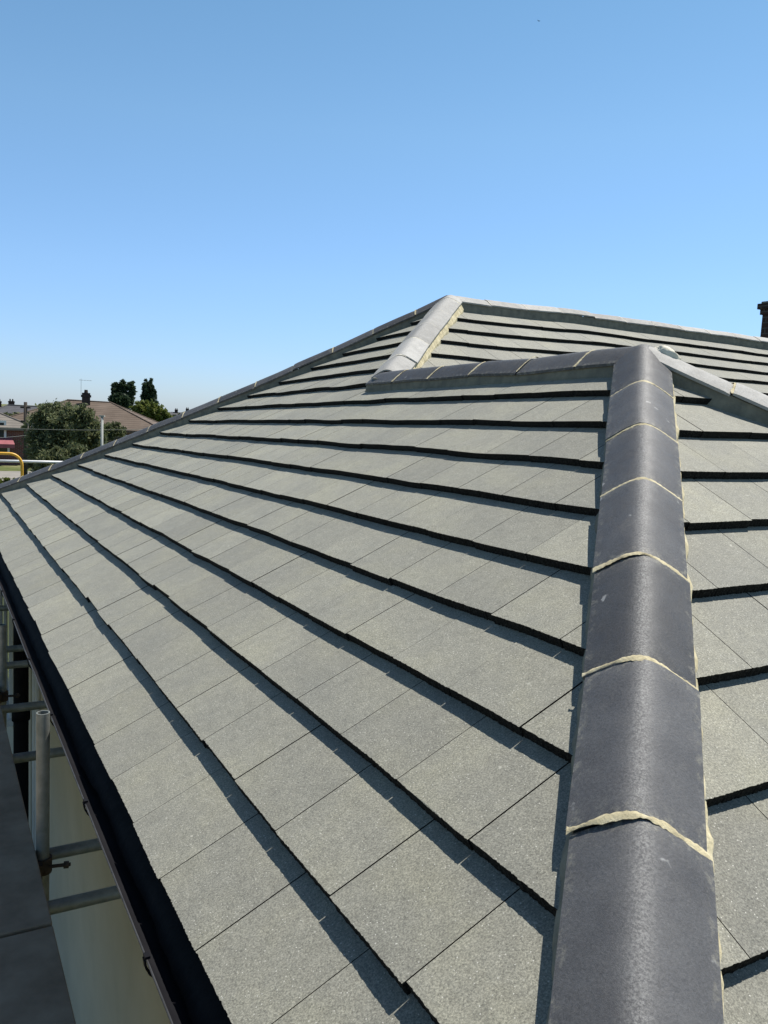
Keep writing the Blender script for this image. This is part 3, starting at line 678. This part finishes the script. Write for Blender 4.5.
def tree(x, y, top, lobes, leaf, kind, label, name='tree', n=2600, group=None, trunk_r=.16, cat='tree', seed=0):
    """lobes: (dx, dy, z, rx, ry, rz) ellipsoids in metres; leaves spread through their shells"""
    rg = random.Random(seed); root = empty(name, (x, y, GZ)); tag(root, label, cat, group)
    mb = MB(); mb.tube([(x, y, GZ), (x+.05, y, (GZ+lobes[0][2])/2), (x+lobes[0][0]*.5, y+lobes[0][1]*.5, lobes[0][2])], [trunk_r, trunk_r*.75, trunk_r*.3], 10)
    for lb in lobes:
        s = Vector((x+.05, y, (GZ+lobes[0][2])/2)); e = Vector((x+lb[0], y+lb[1], lb[2]+lb[5]*.4)); m_ = s.lerp(e, .5)+Vector((rg.gauss(0, .1), rg.gauss(0, .1), .1))
        mb.tube([s, m_, e], [trunk_r*.5, trunk_r*.3, .015], 6)
    mb.build('trunk', M_BARK, root, smooth=True)
    V = []; Fc = []; A = []
    vol = [l[3]*l[4]*l[5] for l in lobes]; tot = sum(vol)
    for lb, vv in zip(lobes, vol):
        cnt = int(n*vv/tot)
        # sub clumps give the crown its uneven outline
        cl = []
        for _ in range(max(10, cnt//55)):
            d = Vector((rg.gauss(0, 1), rg.gauss(0, 1), rg.gauss(0, 1))).normalized()*(rg.random()**.33)*rg.uniform(.75, 1.08)
            cl.append((Vector((x+lb[0]+d.x*lb[3], y+lb[1]+d.y*lb[4], lb[2]+d.z*lb[5])), rg.uniform(.16, .34)*min(lb[3], lb[5]), rg.gauss(0, .16)))
        for _ in range(cnt):
            c, r, sh = rg.choice(cl); p = c+Vector((rg.gauss(0, 1), rg.gauss(0, 1), rg.gauss(0, .8)))*r*.55
            a = Vector((rg.gauss(0, 1), rg.gauss(0, 1), rg.gauss(0, 1))).normalized(); b = a.orthogonal().normalized(); b = Matrix.Rotation(rg.uniform(0, 6.28), 3, a) @ b; c2 = a.cross(b)
            s = leaf*rg.uniform(.6, 1.3); i = len(V)
            V += [p-b*s, p-c2*s*.45, p+b*s, p+c2*s*.45]; Fc.append((i, i+1, i+2, i+3)); A.append(min(max(rg.gauss(.42, .2)+sh, 0), 1))
    mb = MB(); mb.v = V; mb.f = Fc; mb.build('crown', LM[kind], root, attrs={'leaf': ('FACE', A)})
    return root
def lob(px, py, dist, rw, rh, base):    # ellipsoid seen at px,py with half sizes in pixels
    p = at(px, py, dist); k = dist/FPX*1.02; return (p.x-base[0], p.y-base[1], p.z, rw*k, rw*k, rh*k)
def ptree(px, dist, lobs, leaf, kind, label, **kw):
    b = at(px, 430, dist); return tree(b.x, b.y, 0, [lob(a, c, dist+dd, rw, rh, (b.x, b.y)) for (a, c, rw, rh, dd) in lobs], leaf, kind, label, **kw)

ptree(56, 36, [(60, 425, 23, 20, 0), (44, 437, 18, 26, .5), (74, 430, 17, 22, -.4), (58, 450, 26, 24, 0), (50, 412, 13, 9, 0), (68, 411, 13, 8, 0)], .075, 'dark', 'large dark green bushy tree right behind the pale handrail, left of the brown roof', n=26000, seed=3)
ptree(88, 33, [(86, 430, 15, 20, 0), (92, 444, 16, 20, 0), (83, 416, 10, 9, 0)], .08, 'olive', 'olive green tree in front of the brown roof, left of the white post', n=9000, seed=4)
ptree(66, 27, [(62, 462, 19, 13, 0), (76, 456, 14, 12, 0), (46, 466, 12, 10, 0)], .06, 'olive', 'low paler shrub growing at the foot of the large dark tree', name='shrub', cat='shrub', n=6000, seed=5, trunk_r=.06)
ptree(113, 48, [(113, 430, 13, 7, 0), (104, 436, 12, 9, 0), (122, 434, 8, 6, 0)], .10, 'olive', 'green hedge bush right of the white post below the brown roof', name='shrub', cat='shrub', n=4000, seed=6, trunk_r=.08)
ptree(9, 66, [(10, 421, 11, 8, 0), (20, 423, 7, 8, 0)], .14, 'olive', 'small round tree between the red brick house and the dark pole', n=3500, seed=7)
ptree(124, 112, [(115, 392, 4.0, 10, 0), (122.5, 391, 4.4, 10.5, 0), (130.5, 391, 4.4, 10.5, 0), (122, 401, 10, 8, 0)], .22, 'poplar', 'left of two dark tree clumps standing above the brown roof', n=20000, seed=8, group='dark poplar clumps on the skyline', trunk_r=.3)
ptree(148, 114, [(147.5, 391, 4.6, 10, 0), (151, 394, 4.6, 13, 0), (144.5, 400, 4, 7, 0), (151, 404, 5.5, 8, 0)], .22, 'poplar', 'right of two dark tree clumps, above the yellow green tree', n=18000, seed=9, group='dark poplar clumps on the skyline', trunk_r=.3)
ptree(152, 84, [(147, 407, 10, 6, 0), (158, 413, 11, 7, 0), (140, 412, 8, 7, 0), (166, 420, 8, 6, 0)], .17, 'yellow', 'yellow green rounded tree right of the brown roof below the dark clumps', n=8000, seed=10)
ptree(258, 24, [(258, 402, 13, 14, 0), (247, 400, 6, 12, 0), (265, 391, 2.6, 12, 0), (253, 390, 2.2, 9, 0), (235, 400, 4, 10, 0)], .05, 'dark', 'tree whose thin leafy tips peek over the long hip caps', n=5200, seed=11)
for i, (px, py, d_, rw, rh) in enumerate(((20, 415, 130, 12, 4), (60, 412, 140, 14, 4.5), (100, 411, 150, 9, 4), (-20, 440, 60, 18, 14), (182, 418, 120, 14, 5))):
    ptree(px, d_, [(px, py, rw, rh, 0), (px+rw*.6, py+1, rw*.6, rh*.8, 0)], .25*d_/130, 'olive',
          ['distant tree on the skyline behind the dark pole', 'distant tree behind the top of the large dark tree', 'distant tree behind the brown roof ridge', 'tree beyond the red brick house at left edge', 'distant low tree below the tiny far roofs'][i], n=2200, seed=20+i, group='distant trees')

# ------------------------------------------------------------------ poles and wires
M_WOOD = simple('dark pole wood', (.035, .03, .026), (.07, .06, .05), 4, .9, .2)
M_POST = simple('pale concrete post', (.32, .33, .31), (.42, .42, .39), 4, .8, .2)
def utility(name, px, dist, ytop, r, m, label, cat, arms=()):
    p = at(px, 430, dist); zt = at(px, ytop, dist).z; root = empty(name, (p.x, p.y, GZ)); tag(root, label, cat)
    mb = MB(); mb.tube([(p.x, p.y, GZ), (p.x, p.y, zt)], [r*1.25, r], 12); mb.build('post', m, root, smooth=True)
    side = Vector((R_.x, R_.y, 0)).normalized()
    for (dz, L, h) in arms:
        mb = MB(); mb.quad_box(Vector((p.x, p.y, zt-dz)), side*L, Vector((-side.y, side.x, 0))*.05, (0, 0, h)); mb.build('crossarm', m, root)
    return Vector((p.x, p.y, zt))
t1 = utility('telegraph_pole', 25.5, 41, 402, .075, M_WOOD, 'dark wooden telegraph pole left of the large dark tree', 'pole', ((.25,   .22, .04), (.9, .2, .05)))
utility('lamp_post', 33, 43, 420, .055, M_POST, 'thin pale lamp post just right of the dark telegraph pole', 'post', ((.05, .14, .05),))
t3 = utility('post', 102, 26, 416, .037, M_POST, 'white post in front of the brown roofed house', 'post', ((.0, .075, .02),))
sp = at(107, 435, 26); pr_ = empty('bracket_sign', (sp.x, sp.y, GZ)); bpy.data.objects.remove(pr_)
def wire(a, b, sag, label, r=.007):
    a, b = Vector(a), Vector(b); o = Vector(a); root = MB(); pts = [a.lerp(b, i/16)-Vector((0, 0, sag*4*(i/16)*(1-i/16))) for i in range(17)]
    root.tube(pts, r, 6); ob = root.build('overhead_wire', M_STEEL, None, smooth=True); tag(ob, label, 'wire', 'overhead wires by the telegraph pole')
wire(at(-60, 424, 30), at(150, 429, 30), .1, 'upper thin overhead wire crossing in front of the large dark tree')
wire(at(-60, 436, 32), at(28, 435, 41), .1, 'lower thin overhead wire reaching the dark telegraph pole')

# pale paving and a low bank of shrubs on the lawn beyond the far eave corner
pc_ = at(22, 470, 44)
mb = MB(); mb.box(pc_.x-3, pc_.x+1.0, pc_.y-3.0, pc_.y+3.5, GZ+.002, GZ+.006); o = mb.build('path', M_ROADS); o['kind'] = 'structure'
ptree(12, 34, [(4, 483, 9, 5, 0), (16, 484, 8, 5, 0)], .06, 'yellow', 'low yellow green shrub on the lawn below the yellow guard', name='shrub', cat='shrub', n=2500, seed=40, trunk_r=.04)
ptree(35, 42, [(33, 462, 7, 8, 0), (42, 466, 8, 6, 0)], .08, 'olive', 'dark low shrub at the base of the telegraph pole', name='shrub', cat='shrub', n=2500, seed=41, trunk_r=.04)

# a bird far off in the sky
bp = at(539, 21, 60); br = MB(); s = .14
br.v = [bp+Vector(v)*s for v in ((0, 0, 0), (-1, .1, .35), (-.5, .35, .1), (1, .1, .3), (.5, .35, .1), (0, -.7, 0), (0, .7, .05), (.12, 0, -.12), (-.12, 0, -.12), (0, 0, .14))]
br.f = [(0, 1, 2), (0, 4, 3), (5, 7, 9), (5, 9, 8), (5, 8, 7), (6, 9, 7), (6, 8, 9), (6, 7, 8), (2, 1, 9), (4, 9, 3)]
M_BIRD = mat('dark feathers', (.02, .02, .02), .8)[0]
tag(br.build('bird', M_BIRD), 'tiny dark bird flying high in the blue sky', 'bird')
